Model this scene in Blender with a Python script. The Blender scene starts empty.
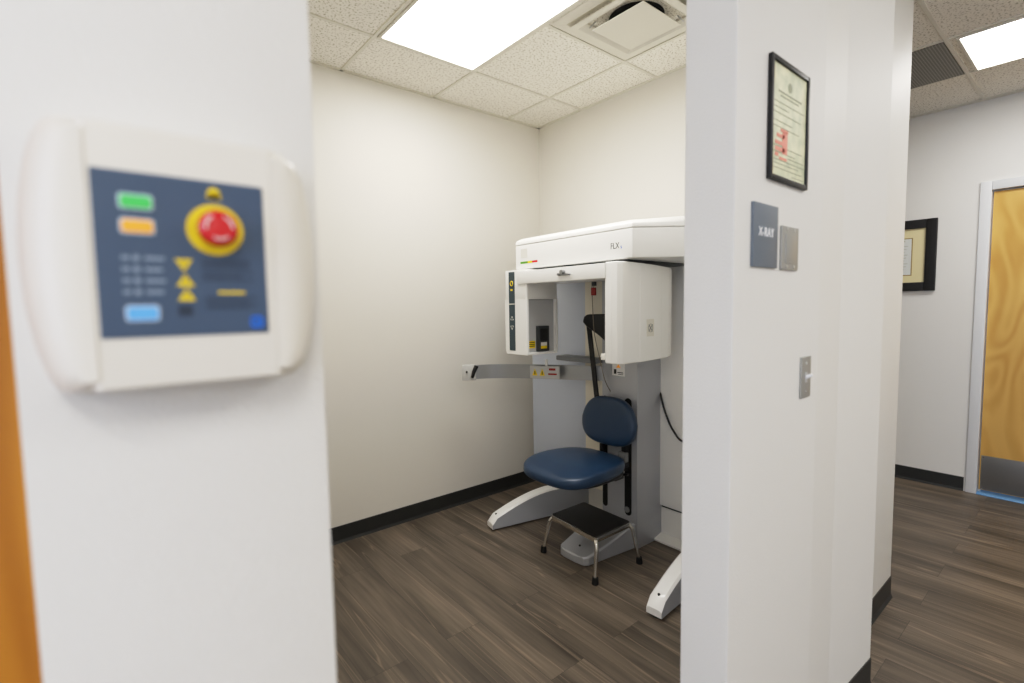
import bpy, bmesh, math, random
from mathutils import Vector, Matrix
random.seed(7)
C = bpy.context.scene.collection
R = math.radians
PI = math.pi
# ------------------------------------------------------------------ materials
def lin(c):
    return tuple(((v/255)/12.92 if v/255 <= .04045 else ((v/255+.055)/1.055)**2.4) for v in c)
def mat(name, rgb, rough=.5, metal=0., spec=.5, noise=0., nscale=20., bump=0., bscale=200., coat=0., emit=None, estr=0.):
    m = bpy.data.materials.new(name); m.use_nodes = True
    nt = m.node_tree; n = nt.nodes; b = n['Principled BSDF']
    c = lin(rgb)
    b.inputs['Base Color'].default_value = (*c, 1)
    b.inputs['Roughness'].default_value = rough
    b.inputs['Metallic'].default_value = metal
    b.inputs['Specular IOR Level'].default_value = spec
    b.inputs['Coat Weight'].default_value = coat
    if emit:
        b.inputs['Emission Color'].default_value = (*lin(emit), 1)
        b.inputs['Emission Strength'].default_value = estr
    tc = n.new('ShaderNodeTexCoord')
    if noise:
        t = n.new('ShaderNodeTexNoise'); t.inputs['Scale'].default_value = nscale; t.inputs['Detail'].default_value = 4
        nt.links.new(tc.outputs['Object'], t.inputs['Vector'])
        r = n.new('ShaderNodeMapRange'); r.inputs['To Min'].default_value = 1-noise; r.inputs['To Max'].default_value = 1+noise
        nt.links.new(t.outputs['Fac'], r.inputs['Value'])
        mx = n.new('ShaderNodeVectorMath'); mx.operation = 'SCALE'; mx.inputs[0].default_value = c
        nt.links.new(r.outputs['Result'], mx.inputs['Scale'])
        nt.links.new(mx.outputs['Vector'], b.inputs['Base Color'])
    if bump:
        t = n.new('ShaderNodeTexNoise'); t.inputs['Scale'].default_value = bscale; t.inputs['Detail'].default_value = 3
        nt.links.new(tc.outputs['Object'], t.inputs['Vector'])
        bp = n.new('ShaderNodeBump'); bp.inputs['Strength'].default_value = bump; bp.inputs['Distance'].default_value = .002
        nt.links.new(t.outputs['Fac'], bp.inputs['Height']); nt.links.new(bp.outputs['Normal'], b.inputs['Normal'])
    return m

def wood(name, c1, c2, sx, sz, rough=.35, swirl=2.5):
    m = mat(name, c1, rough); nt = m.node_tree; n = nt.nodes; b = n['Principled BSDF']
    tc = n.new('ShaderNodeTexCoord'); mp = n.new('ShaderNodeMapping')
    mp.inputs['Scale'].default_value = (sx, sx, sz)
    nt.links.new(tc.outputs['Object'], mp.inputs['Vector'])
    t = n.new('ShaderNodeTexNoise'); t.inputs['Scale'].default_value = 1.0; t.inputs['Detail'].default_value = 1.5; t.inputs['Distortion'].default_value = swirl*.3
    nt.links.new(mp.outputs[0], t.inputs['Vector'])
    mu = n.new('ShaderNodeMath'); mu.operation = 'MULTIPLY'; mu.inputs[1].default_value = 60
    nt.links.new(t.outputs['Fac'], mu.inputs[0])
    si = n.new('ShaderNodeMath'); si.operation = 'SINE'; nt.links.new(mu.outputs[0], si.inputs[0])
    t2 = n.new('ShaderNodeTexNoise'); t2.inputs['Scale'].default_value = 1.6; t2.inputs['Detail'].default_value = 5
    nt.links.new(mp.outputs[0], t2.inputs['Vector'])
    a = n.new('ShaderNodeMath'); a.operation = 'MULTIPLY_ADD'; a.inputs[1].default_value = .16
    nt.links.new(si.outputs[0], a.inputs[0]); nt.links.new(t2.outputs['Fac'], a.inputs[2])
    cr = n.new('ShaderNodeValToRGB'); e = cr.color_ramp.elements
    e[0].position = .25; e[0].color = (*lin(c2), 1); e[1].position = .75; e[1].color = (*lin(c1), 1)
    nt.links.new(a.outputs[0], cr.inputs['Fac']); nt.links.new(cr.outputs['Color'], b.inputs['Base Color'])
    return m

def floor_mat():
    m = mat('vinyl_planks', (86, 76, 66), .42, spec=.4); nt = m.node_tree; n = nt.nodes; b = n['Principled BSDF']; L = nt.links.new
    tc = n.new('ShaderNodeTexCoord'); sp = n.new('ShaderNodeSeparateXYZ'); L(tc.outputs['Object'], sp.inputs[0])
    cb = n.new('ShaderNodeCombineXYZ'); L(sp.outputs['Y'], cb.inputs['X']); L(sp.outputs['X'], cb.inputs['Y'])
    br = n.new('ShaderNodeTexBrick'); L(cb.outputs[0], br.inputs['Vector'])
    br.offset = .37; br.offset_frequency = 2
    br.inputs['Scale'].default_value = 1; br.inputs['Brick Width'].default_value = 1.22; br.inputs['Row Height'].default_value = .178
    br.inputs['Mortar Size'].default_value = .0008; br.inputs['Mortar Smooth'].default_value = .3
    br.inputs['Color1'].default_value = (0, 0, 0, 1); br.inputs['Color2'].default_value = (1, 1, 1, 1); br.inputs['Mortar'].default_value = (.5, .5, .5, 1)
    def grain(sx, sy, det, off, dist=0.):
        mp = n.new('ShaderNodeVectorMath'); mp.operation = 'MULTIPLY_ADD'
        mp.inputs[1].default_value = (sx, sy, 1)
        L(tc.outputs['Object'], mp.inputs[0])
        sc = n.new('ShaderNodeVectorMath'); sc.operation = 'SCALE'; sc.inputs['Scale'].default_value = off
        L(br.outputs['Color'], sc.inputs[0]); L(sc.outputs[0], mp.inputs[2])
        t = n.new('ShaderNodeTexNoise'); t.inputs['Scale'].default_value = 1; t.inputs['Detail'].default_value = det
        t.inputs['Distortion'].default_value = dist
        L(mp.outputs[0], t.inputs['Vector']); return t.outputs['Fac']
    g1 = grain(9, .9, 3, 37, .3); g2 = grain(70, 3.0, 5, 91, .2); g3 = grain(17, .45, 1.5, 53, .8)
    cr = n.new('ShaderNodeValToRGB'); e = cr.color_ramp.elements
    e[0].position = .28; e[0].color = (*lin((68, 61, 53)), 1); e[1].position = .74; e[1].color = (*lin((122, 110, 96)), 1)
    L(g1, cr.inputs['Fac'])
    # fine grain
    r2 = n.new('ShaderNodeMapRange'); r2.inputs['From Min'].default_value = .3; r2.inputs['From Max'].default_value = .7
    r2.inputs['To Min'].default_value = .80; r2.inputs['To Max'].default_value = 1.20; L(g2, r2.inputs['Value'])
    v1 = n.new('ShaderNodeVectorMath'); v1.operation = 'SCALE'; L(cr.outputs['Color'], v1.inputs[0]); L(r2.outputs[0], v1.inputs['Scale'])
    # pale long streaks
    r3 = n.new('ShaderNodeMapRange'); r3.inputs['From Min'].default_value = .485; r3.inputs['From Max'].default_value = .5
    r4 = n.new('ShaderNodeMapRange'); r4.inputs['From Min'].default_value = .515; r4.inputs['From Max'].default_value = .5
    L(g3, r3.inputs['Value']); L(g3, r4.inputs['Value'])
    mm = n.new('ShaderNodeMath'); mm.operation = 'MINIMUM'; L(r3.outputs[0], mm.inputs[0]); L(r4.outputs[0], mm.inputs[1])
    m5 = n.new('ShaderNodeMath'); m5.operation = 'MULTIPLY'; m5.inputs[1].default_value = .5; L(mm.outputs[0], m5.inputs[0])
    mx = n.new('ShaderNodeMix'); mx.data_type = 'RGBA'; L(m5.outputs[0], mx.inputs[0]); L(v1.outputs[0], mx.inputs[6]); mx.inputs[7].default_value = (*lin((158, 140, 120)), 1)
    # plank tone
    r6 = n.new('ShaderNodeMapRange'); r6.inputs['To Min'].default_value = .95; r6.inputs['To Max'].default_value = 1.05; L(br.outputs['Color'], r6.inputs['Value'])
    v2 = n.new('ShaderNodeVectorMath'); v2.operation = 'SCALE'; L(mx.outputs[2], v2.inputs[0]); L(r6.outputs[0], v2.inputs['Scale'])
    m7 = n.new('ShaderNodeMix'); m7.data_type = 'RGBA'; L(br.outputs['Fac'], m7.inputs[0]); L(v2.outputs[0], m7.inputs[6]); m7.inputs[7].default_value = (*lin((58, 52, 45)), 1)
    L(m7.outputs[2], b.inputs['Base Color'])
    bp = n.new('ShaderNodeBump'); bp.inputs['Strength'].default_value = .12; bp.inputs['Distance'].default_value = .001
    L(g2, bp.inputs['Height']); L(bp.outputs['Normal'], b.inputs['Normal'])
    return m

def tile_mat():
    m = mat('ceiling_tile', (226, 222, 210), .95, spec=.1); nt = m.node_tree; n = nt.nodes; b = n['Principled BSDF']; L = nt.links.new
    tc = n.new('ShaderNodeTexCoord')
    t = n.new('ShaderNodeTexNoise'); t.inputs['Scale'].default_value = 95; t.inputs['Detail'].default_value = 3; L(tc.outputs['Object'], t.inputs['Vector'])
    cr = n.new('ShaderNodeValToRGB'); e = cr.color_ramp.elements
    e[0].position = .36; e[0].color = (*lin((190, 185, 172)), 1); e[1].position = .46; e[1].color = (*lin((243, 240, 232)), 1)
    L(t.outputs['Fac'], cr.inputs['Fac']); L(cr.outputs['Color'], b.inputs['Base Color'])
    bp = n.new('ShaderNodeBump'); bp.inputs['Strength'].default_value = .4; bp.inputs['Distance'].default_value = .002
    L(t.outputs['Fac'], bp.inputs['Height']); L(bp.outputs['Normal'], b.inputs['Normal'])
    return m

def cert_mat():
    m = mat('certificate_paper', (214, 214, 178), .5); nt = m.node_tree; n = nt.nodes; b = n['Principled BSDF']; L = nt.links.new
    tc = n.new('ShaderNodeTexCoord')
    t = n.new('ShaderNodeTexNoise'); t.inputs['Scale'].default_value = 30; t.inputs['Detail'].default_value = 5; L(tc.outputs['Object'], t.inputs['Vector'])
    cr = n.new('ShaderNodeValToRGB'); e = cr.color_ramp.elements
    e[0].position = .35; e[0].color = (*lin((196, 202, 172)), 1); e[1].position = .65; e[1].color = (*lin((232, 230, 196)), 1)
    L(t.outputs['Fac'], cr.inputs['Fac']); L(cr.outputs['Color'], b.inputs['Base Color'])
    return m

M = dict(
    wall=mat('warm_white_paint', (226, 223, 216), .75, spec=.2, bump=.25, bscale=260),
    wallh=mat('hall_white_paint', (224, 223, 219), .55, spec=.3, bump=.35, bscale=220),
    base=mat('charcoal_vinyl_base', (42, 43, 42), .45),
    floor=floor_mat(), tile=tile_mat(),
    tbar=mat('white_tbar', (222, 219, 208), .5),
    white=mat('white_plastic', (238, 238, 236), .28, coat=.2),
    white2=mat('warm_white_plastic', (232, 230, 224), .35),
    lidw=mat('lid_white', (244, 244, 242), .3),
    silver=mat('silver_paint', (184, 186, 191), .38, metal=.35, noise=.03, nscale=4),
    silverd=mat('silver_side', (140, 142, 147), .4, metal=.4),
    panel=mat('blue_grey_panel', (200, 207, 220), .4, metal=.1),
    steel=mat('brushed_steel', (160, 162, 164), .33, metal=.9, bump=.05),
    platesteel=mat('satin_plate', (168, 168, 164), .4, metal=.55),
    chrome=mat('chrome', (215, 213, 208), .12, metal=1.),
    black=mat('black_plastic', (18, 18, 19), .4),
    blackm=mat('black_void', (6, 6, 6), .9),
    rubber=mat('black_rubber', (14, 14, 14), .7),
    tread=mat('black_ribbed_tread', (22, 20, 19), .6, bump=.6, bscale=350),
    navy=mat('navy_vinyl', (28, 54, 82), .34, spec=.5, bump=.12, bscale=300),
    slate=mat('slate_blue_film', (68, 86, 110), .35),
    strip=mat('dark_teal_strip', (50, 68, 76), .3),
    grey=mat('mid_grey_plastic', (128, 130, 132), .45),
    lgrey=mat('light_grey_plastic', (192, 192, 190), .45),
    dgrey=mat('dark_grey_plastic', (56, 60, 62), .4),
    housing=mat('ivory_housing', (226, 222, 212), .4, coat=.1),
    green=mat('green_key', (70, 190, 90), .4, emit=(70, 190, 90), estr=.25),
    orange=mat('orange_key', (245, 165, 50), .4, emit=(245, 165, 50), estr=.2),
    blue=mat('blue_key', (92, 160, 235), .4, emit=(92, 160, 235), estr=.2),
    keyrim=mat('pale_key_rim', (190, 205, 215), .4),
    yellow=mat('warning_yellow', (236, 206, 20), .4),
    red=mat('stop_red', (205, 22, 30), .22, coat=.5),
    redp=mat('red_plastic', (150, 28, 24), .4),
    recess=mat('recess_grey', (186, 187, 188), .5),
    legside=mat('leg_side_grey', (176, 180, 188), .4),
    rearp=mat('rear_panel_paint', (244, 243, 239), .45), cream=mat('cream_cover', (226, 220, 205), .5),
    logo=mat('royal_blue', (24, 104, 205), .4),
    dtext=mat('dim_dark_print', (40, 52, 70), .5),
    ltext=mat('dim_light_print', (140, 155, 170), .5),
    signg=mat('grey_blue_sign', (106, 115, 125), .45),
    signw=mat('sign_white', (240, 240, 240), .5),
    frame=mat('black_wood_frame', (14, 13, 13), .45),
    cert=cert_mat(), stamp=mat('pink_stamp', (238, 150, 135), .6), ink=mat('grey_print', (160, 163, 142), .7),
    mat_=mat('cream_mat', (224, 212, 170), .6), paper=mat('white_paper', (214, 217, 214), .6), gold=mat('gold_line', (150, 130, 80), .5),
    door=wood('birch_veneer', (218, 178, 104), (196, 152, 80), 2.0, .9),
    doord=wood('honey_oak_veneer', (190, 130, 48), (160, 102, 32), 9, .8, swirl=1.),
    casing=mat('white_door_casing', (218, 220, 222), .4),
    doorglow=mat('blue_door_glow', (112, 158, 198), .3, emit=(70, 150, 220), estr=.08),
    greenl=mat('label_green', (90, 150, 40), .5), sticker=mat('pale_sticker', (222, 220, 212), .5),
    perf=mat('perforated_grey', (120, 120, 116), .6),
    wire=mat('beige_wire', (120, 110, 95), .5),
)
def emis(name, rgb, s):
    m = bpy.data.materials.new(name); m.use_nodes = True; nt = m.node_tree; nt.nodes.clear()
    e = nt.nodes.new('ShaderNodeEmission'); o = nt.nodes.new('ShaderNodeOutputMaterial')
    e.inputs['Color'].default_value = (*lin(rgb), 1); e.inputs['Strength'].default_value = s
    nt.links.new(e.outputs[0], o.inputs[0]); return m
M['lightw'] = emis('warm_diffuser', (255, 252, 248), 14)
M['lightc'] = emis('neutral_diffuser', (255, 252, 248), 13.5)
# perforations for the return grille
def perf():
    m = M['perf']; nt = m.node_tree; n = nt.nodes; b = n['Principled BSDF']
    tc = n.new('ShaderNodeTexCoord'); v = n.new('ShaderNodeTexVoronoi'); v.inputs['Scale'].default_value = 75; v.inputs['Randomness'].default_value = 0
    nt.links.new(tc.outputs['Object'], v.inputs['Vector'])
    cr = n.new('ShaderNodeValToRGB'); e = cr.color_ramp.elements
    e[0].position = .42; e[0].color = (*lin((112, 111, 107)), 1); e[1].position = .5; e[1].color = (*lin((165, 164, 158)), 1)
    nt.links.new(v.outputs['Distance'], cr.inputs['Fac']); nt.links.new(cr.outputs['Color'], b.inputs['Base Color'])
perf()

# ------------------------------------------------------------------ mesh helpers (all coordinates are world metres)
def bx(bm, lo, hi, bev=0., seg=2):
    t = bmesh.new(); bmesh.ops.create_cube(t, size=1)
    for v in t.verts:
        v.co = Vector([lo[i]+(v.co[i]+.5)*(hi[i]-lo[i]) for i in range(3)])
    if bev: bmesh.ops.bevel(t, geom=t.edges[:], offset=bev, segments=seg, affect='EDGES', profile=.6)
    merge(bm, t)
def merge(bm, t):
    me = bpy.data.meshes.new('tmp'); t.to_mesh(me); t.free(); bm.from_mesh(me); bpy.data.meshes.remove(me)
def prism(bm, pts, axis, a, b, bev=0., seg=2):
    """extrude a 2D outline along an axis; pts are the two other coordinates in xyz order"""
    t = bmesh.new()
    def co(p, w):
        c = list(p); c.insert(axis, w); return Vector(c)
    v0 = [t.verts.new(co(p, a)) for p in pts]; v1 = [t.verts.new(co(p, b)) for p in pts]
    n = len(pts)
    t.faces.new(v0); t.faces.new(v1[::-1])
    for i in range(n): t.faces.new((v0[i], v1[i], v1[(i+1) % n], v0[(i+1) % n]))
    bmesh.ops.recalc_face_normals(t, faces=t.faces[:])
    if bev: bmesh.ops.bevel(t, geom=t.edges[:], offset=bev, segments=seg, affect='EDGES', profile=.6)
    merge(bm, t)
def tube(bm, pts, r, n=12, cap=True):
    pts = [Vector(p) for p in pts]; t = bmesh.new(); rings = []
    up = None
    for i, p in enumerate(pts):
        d = (pts[min(i+1, len(pts)-1)]-pts[max(i-1, 0)]).normalized()
        if up is None: up = d.orthogonal().normalized()
        up = (up-d*up.dot(d)).normalized(); s = d.cross(up)
        rr = r[i] if isinstance(r, (list, tuple)) else r
        rings.append([t.verts.new(p+(up*math.cos(2*PI*k/n)+s*math.sin(2*PI*k/n))*rr) for k in range(n)])
    for a, b in zip(rings, rings[1:]):
        for k in range(n): t.faces.new((a[k], a[(k+1) % n], b[(k+1) % n], b[k]))
    if cap: t.faces.new(rings[0][::-1]); t.faces.new(rings[-1])
    bmesh.ops.recalc_face_normals(t, faces=t.faces[:]); merge(bm, t)
def loft(bm, rings, cap=True):
    t = bmesh.new(); rs = [[t.verts.new(Vector(p)) for p in r] for r in rings]; n = len(rs[0])
    for a, b in zip(rs, rs[1:]):
        for k in range(n): t.faces.new((a[k], a[(k+1) % n], b[(k+1) % n], b[k]))
    if cap: t.faces.new(rs[0][::-1]); t.faces.new(rs[-1])
    bmesh.ops.recalc_face_normals(t, faces=t.faces[:]); merge(bm, t)
def spline(pts, n=8):
    pts = [Vector(p) for p in pts]; out = []
    for i in range(len(pts)-1):
        p0 = pts[max(i-1, 0)]; p1 = pts[i]; p2 = pts[i+1]; p3 = pts[min(i+2, len(pts)-1)]
        for k in range(n):
            u = k/n
            out.append(.5*((2*p1)+(p2-p0)*u+(2*p0-5*p1+4*p2-p3)*u*u+(3*p1-p0-3*p2+p3)*u**3))
    out.append(pts[-1]); return out
def quad(bm, ps):
    vs = [bm.verts.new(Vector(p)) for p in ps]; bm.faces.new(vs)
def sgnp(v, e): return math.copysign(abs(v)**e, v)

def finish(name, bm, m, loc, smooth=35):
    bmesh.ops.translate(bm, verts=bm.verts[:], vec=-Vector(loc))
    me = bpy.data.meshes.new(name); bm.to_mesh(me); bm.free()
    for mm in (m if isinstance(m, (list, tuple)) else [m]): me.materials.append(mm)
    me.shade_smooth(); me.set_sharp_from_angle(angle=R(smooth))
    o = bpy.data.objects.new(name, me); C.objects.link(o); return o
ORG = {}
def obj(name, bm, m, parent=None, smooth=35, label=None):
    """parts share the origin of their thing"""
    if parent is not None:
        o = finish(name, bm, m, ORG[parent.name], smooth); o.parent = parent; ORG[o.name] = ORG[parent.name]
    else:
        xs = [v.co.x for v in bm.verts]; ys = [v.co.y for v in bm.verts]; zs = [v.co.z for v in bm.verts]
        loc = Vector(((min(xs)+max(xs))/2, (min(ys)+max(ys))/2, min(zs)))
        o = finish(name, bm, m, loc, smooth); o.location = loc; ORG[o.name] = loc
    if label: o['label'] = label
    return o
def thing(name, label, cat, loc, group=None):
    o = bpy.data.objects.new(name, None); C.objects.link(o); o.empty_display_size = .05
    o.location = loc; ORG[o.name] = Vector(loc); o['label'] = label; o['category'] = cat
    if group: o['group'] = group
    return o
def tag(o, label, cat, group=None):
    o['label'] = label; o['category'] = cat
    if group: o['group'] = group
    return o
def struct(name, bm, m, smooth=35):
    o = obj(name, bm, m, None, smooth); o['kind'] = 'structure'; return o
def text_bm(bm, s, size, origin, right, up, depth=.0006, align='CENTER', stretch=1., bold=0., space=1.):
    """lettering as real geometry; right/up are world unit vectors"""
    cu = bpy.data.curves.new('t', 'FONT'); cu.body = s; cu.size = size; cu.align_x = align; cu.align_y = 'CENTER'; cu.extrude = depth/2; cu.offset = bold; cu.space_character = space
    o = bpy.data.objects.new('t', cu); C.objects.link(o); bpy.context.view_layer.update()
    dg = bpy.context.evaluated_depsgraph_get(); me = bpy.data.meshes.new_from_object(o.evaluated_get(dg))
    bpy.data.objects.remove(o); bpy.data.curves.remove(cu)
    right = Vector(right); up = Vector(up); nrm = right.cross(up)
    for v in me.vertices: v.co = Vector(origin)+right*v.co.x*stretch+up*v.co.y+nrm*v.co.z
    bm.from_mesh(me); bpy.data.meshes.remove(me)
NB = bmesh.new
SPLIT = ['hanger', 'warning_marks', 'white_icon', 'warning_triangle', 'triangle_mark', 'red_label', 'arrow_mark', 'leveling_foot', 'screw', 'braille_dots']

# ------------------------------------------------------------------ measured layout
H = 2.76
YL, XR = 2.8761, 2.6632
YS, TH = .5023, .114
XJ, XE, XP, XPL = 1.0087, 2.0739, .167, -.053
XW, YB = 4.757, .6073
T = .6096
# ------------------------------------------------------------------ room shell
b = NB(); bx(b, (-3.2, -3.2, -.1), (4.9, 4.2, 0)); struct('floor', b, M['floor'])
b = NB(); bx(b, (-3.2, -3.2, H), (4.9, 4.2, H+.1)); struct('ceiling', b, M['tile'])
b = NB(); bx(b, (-3.2, YL, 0), (XR+.12, YL+.12, H)); struct('wall_left', b, M['wall'])
b = NB(); bx(b, (XR, YB+.12, 0), (XR+.12, YL, H)); struct('wall_back', b, M['wall'])
# front wall of the x-ray room: pier, and the stretch carrying the room sign
b = NB(); prism(b, [(XPL, YS), (XP, YS), (XP, YS+TH), (XPL, YS+TH)], 2, 0, H, .003, 2); struct('wall_pier', b, M['wallh'], 25)
b = NB(); prism(b, [(XJ, YS), (1.484, YS), (1.711, YS+.020), (XE, YS), (XE, YB+.06), (XE-.3, YS+TH), (XJ, YS+TH)], 2, 0, H, .0025, 2); struct('wall_right', b, M['wallh'], 1)
b = NB(); bx(b, (XE-.3, YB, 0), (XR+.12, YB+.12, H), .002); struct('wall_hall', b, M['wallh'], 25)
b = NB(); bx(b, (-1.15, YS, 0), (-3.2, YS+TH, H)); struct('wall_near', b, M['wallh'])
b = NB(); bx(b, (-3.2, YS+TH, 0), (-3.08, YL, H)); struct('wall_side', b, M['wall'])
b = NB(); bx(b, (XP-.12, YS+TH, 0), (XP, YL, H)); struct('wall_partition', b, M['wall'])
b = NB(); bx(b, (XPL, YS+.01, 2.3), (-1.15, YS+TH, H)); struct('wall_header', b, M['wallh'])
b = NB(); bx(b, (XP, YS, 2.45), (XJ, YS+TH, H)); struct('wall_lintel', b, M['wallh'])
b = NB(); bx(b, (XW, .58, 0), (XW+.12, 4.2, H)); bx(b, (XW, -3.2, 0), (XW+.12, -.42, H)); bx(b, (XW, -.42, 2.16), (XW+.12, .58, H)); struct('wall_far', b, M['wallh'])
b = NB(); bx(b, (-3.2, -2.1, 0), (XW, -1.98, H)); struct('wall_opposite', b, M['wallh'])
b = NB(); bx(b, (XR+.12, 4.08, 0), (XW, 4.2, H)); struct('wall_end', b, M['wallh'])
b = NB(); bx(b, (-3.2, -1.98, 0), (-3.08, YS, H)); struct('wall_rear', b, M['wallh'])
# baseboards, with a small toe
def base(name, p, q, n):
    p = Vector((*p, 0)); q = Vector((*q, 0)); n = Vector((*n, 0)); b = NB()
    prof = [(0, 0), (.011, 0), (.008, .006), (.0035, .016), (.003, .1), (0, .1016)]
    loft(b, [[e+n*u+Vector((0, 0, w)) for u, w in prof] for e in (p, q)]); struct(name, b, M['base'], 20)
base('baseboard_left', (XP, YL), (XR, YL), (0, -1))
base('baseboard_back', (XR, YS+TH+.12), (XR, YL), (-1, 0))
base('baseboard_right', (XJ, YS), (1.484, YS), (0, -1))
b = NB()
prof = [(0, 0), (.009, 0), (.006, .006), (.003, .016), (.003, .1), (0, .1016)]
loft(b, [[Vector((x, y-u, w)) for u, w in prof] for x, y in ((1.484, YS), (1.711, YS+.020), (XE, YS))]); bx(b, (XE, YS, 0), (XE+.003, YB, .1016)); struct('baseboard_outer', b, M['base'], 20)
base('baseboard_hall', (XE, YB), (XR+.12, YB), (0, -1))
base('baseboard_corner', (XR+.12, YB), (XR+.12, 4.08), (1, 0))
base('baseboard_far', (XW, .633), (XW, 4.08), (-1, 0))
base('baseboard_pier', (XPL, YS), (XP, YS), (0, -1))
base('baseboard_opposite', (-3.08, -1.98), (XW, -1.98), (0, 1))
# ceiling suspension grids
def grid(name, xs, ys, x0, x1, y0, y1):
    b = NB(); w = .0095; z0 = H-.006
    for x in xs: bx(b, (x-w, y0, z0), (x+w, y1, H+.001), .0012, 1)
    for y in ys: bx(b, (x0, y-w, z0+.0004), (x1, y+w, H+.001), .0012, 1)
    bx(b, (x0, y0, z0), (x1, y0+.02, H+.001)); bx(b, (x0, y1-.02, z0), (x1, y1, H+.001))
    bx(b, (x0, y0, z0), (x0+.02, y1, H+.001)); bx(b, (x1-.02, y0, z0), (x1, y1, H+.001))
    struct(name, b, M['tbar'])
X3, YBL = 2.3422, 1.8132
grid('trim_1', [X3-k*T for k in range(4)], [YBL+T, YBL, YBL-T], XP, XR, YS+TH, YL)
# the hall grid is split so that it never runs through the x-ray room
b = NB(); w = .0095
HX = [3.50+T*k for k in range(-11, 3)]; HY0 = .623
for x in HX:
    y1 = YS if x < XE+.01 else (YB if x < XR+.12 else 4.08)
    bx(b, (x-w, -1.98, H-.006), (x+w, y1, H+.001), .0012, 1)
for k in range(-4, 6):
    y = HY0+T*k; x0 = -3.08 if y < YS else XR+.12
    if y < 4.05: bx(b, (x0, y-w, H-.0056), (XW, y+w, H+.001), .0012, 1)
bx(b, (XW-.02, -1.98, H-.006), (XW, 4.08, H+.001)); struct('trim_2', b, M['tbar'])

# ------------------------------------------------------------------ ceiling lights
def light(label, x0, x1, y0, y1, m, group=None):
    t = thing('ceiling_light', label, 'light', ((x0+x1)/2, (y0+y1)/2, H-.012), group)
    b = NB(); f = .016; z0, z1 = H-.012, H-.001
    bx(b, (x0, y0, z0), (x0+f, y1, z1), .002, 1); bx(b, (x1-f, y0, z0), (x1, y1, z1), .002, 1)
    bx(b, (x0+f, y0, z0), (x1-f, y0+f, z1), .002, 1); bx(b, (x0+f, y1-f, z0), (x1-f, y1, z1), .002, 1)
    obj('frame', b, M['tbar'], t)
    b = NB(); z = H-.007; quad(b, [(x0+f, y0+f, z), (x0+f, y1-f, z), (x1-f, y1-f, z), (x1-f, y0+f, z)])
    obj('diffuser', b, m, t)
    return t
XA, XB_ = X3-2*T, X3-T
g = .012
light('long bright ceiling light panel above the x-ray room floor', XA+g, XB_-g, YBL+T-2*T+g, YBL+T-g, M['lightw'])
light('bright ceiling light panel in the hallway beside the grey return grille', 3.50+g, 3.50+T-g, HY0-2*T+g, HY0-.036, M['lightc'])
x = HX[3]
for i, (xx, lab) in enumerate(((HX[4], 'hallway ceiling light panel above the wooden door beside the pier'), (HX[8], 'hallway ceiling light panel facing the room sign wall'), (HX[0]+T, 'hallway ceiling light panel at the near end'))):
    light(lab, xx+g, xx+T-g, HY0-4*T+g, HY0-2*T-g, M['lightc'])

# ------------------------------------------------------------------ supply diffuser (stepped square plates)
cx, cy = X3-T/2, YBL-T/2
t = thing('air_diffuser', 'white square stepped ceiling air vent beside the bright light panel', 'vent', (cx, cy, H-.02))
def sqring(b, s0, z0, s1, z1):
    r0 = [(cx+sx*s0, cy+sy*s0, z0) for sx, sy in ((-1, -1), (1, -1), (1, 1), (-1, 1))]
    r1 = [(cx+sx*s1, cy+sy*s1, z1) for sx, sy in ((-1, -1), (1, -1), (1, 1), (-1, 1))]
    for k in range(4): quad(b, [r0[k], r0[(k+1) % 4], r1[(k+1) % 4], r1[k]])
b = NB(); sqring(b, .29, H-.004, .27, H-.006); sqring(b, .27, H-.006, .235, H-.012); sqring(b, .235, H-.012, .20, H-.0015); obj('outer_frame', b, M['tbar'], t, 10)
b = NB(); sqring(b, .232, H-.034, .195, H-.036); sqring(b, .195, H-.036, .165, H-.012); sqring(b, .232, H-.034, .226, H-.030); obj('middle_ring', b, M['tbar'], t, 10)
b = NB(); bx(b, (cx-.147, cy-.147, H-.048), (cx+.147, cy+.147, H-.044), .0015); obj('centre_plate', b, M['tbar'], t)
b = NB(); tube(b, [(cx, cy, H-.001), (cx, cy, H-.016)], .13, 40); obj('throat', b, M['blackm'], t)
b = NB()
for a in range(4):
    c_, s_ = math.cos(a*PI/2+.78), math.sin(a*PI/2+.78); tube(b, [(cx+c_*.12, cy+s_*.12, H-.012), (cx+c_*.12, cy+s_*.12, H-.047)], .004, 8)
    tube(b, [(cx+c_*.19, cy+s_*.19, H-.004), (cx+c_*.22, cy+s_*.22, H-.034)], .003, 8)
obj('hanger', b, M['lgrey'], t)
# return grille in the hallway ceiling
b = NB(); bx(b, (3.50+g, HY0+g, H-.008), (3.50+T-g, HY0+T-g, H-.002)); o = obj('return_grille', b, M['perf'])
tag(o, 'grey perforated return air grille in the hallway ceiling', 'vent')

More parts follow.
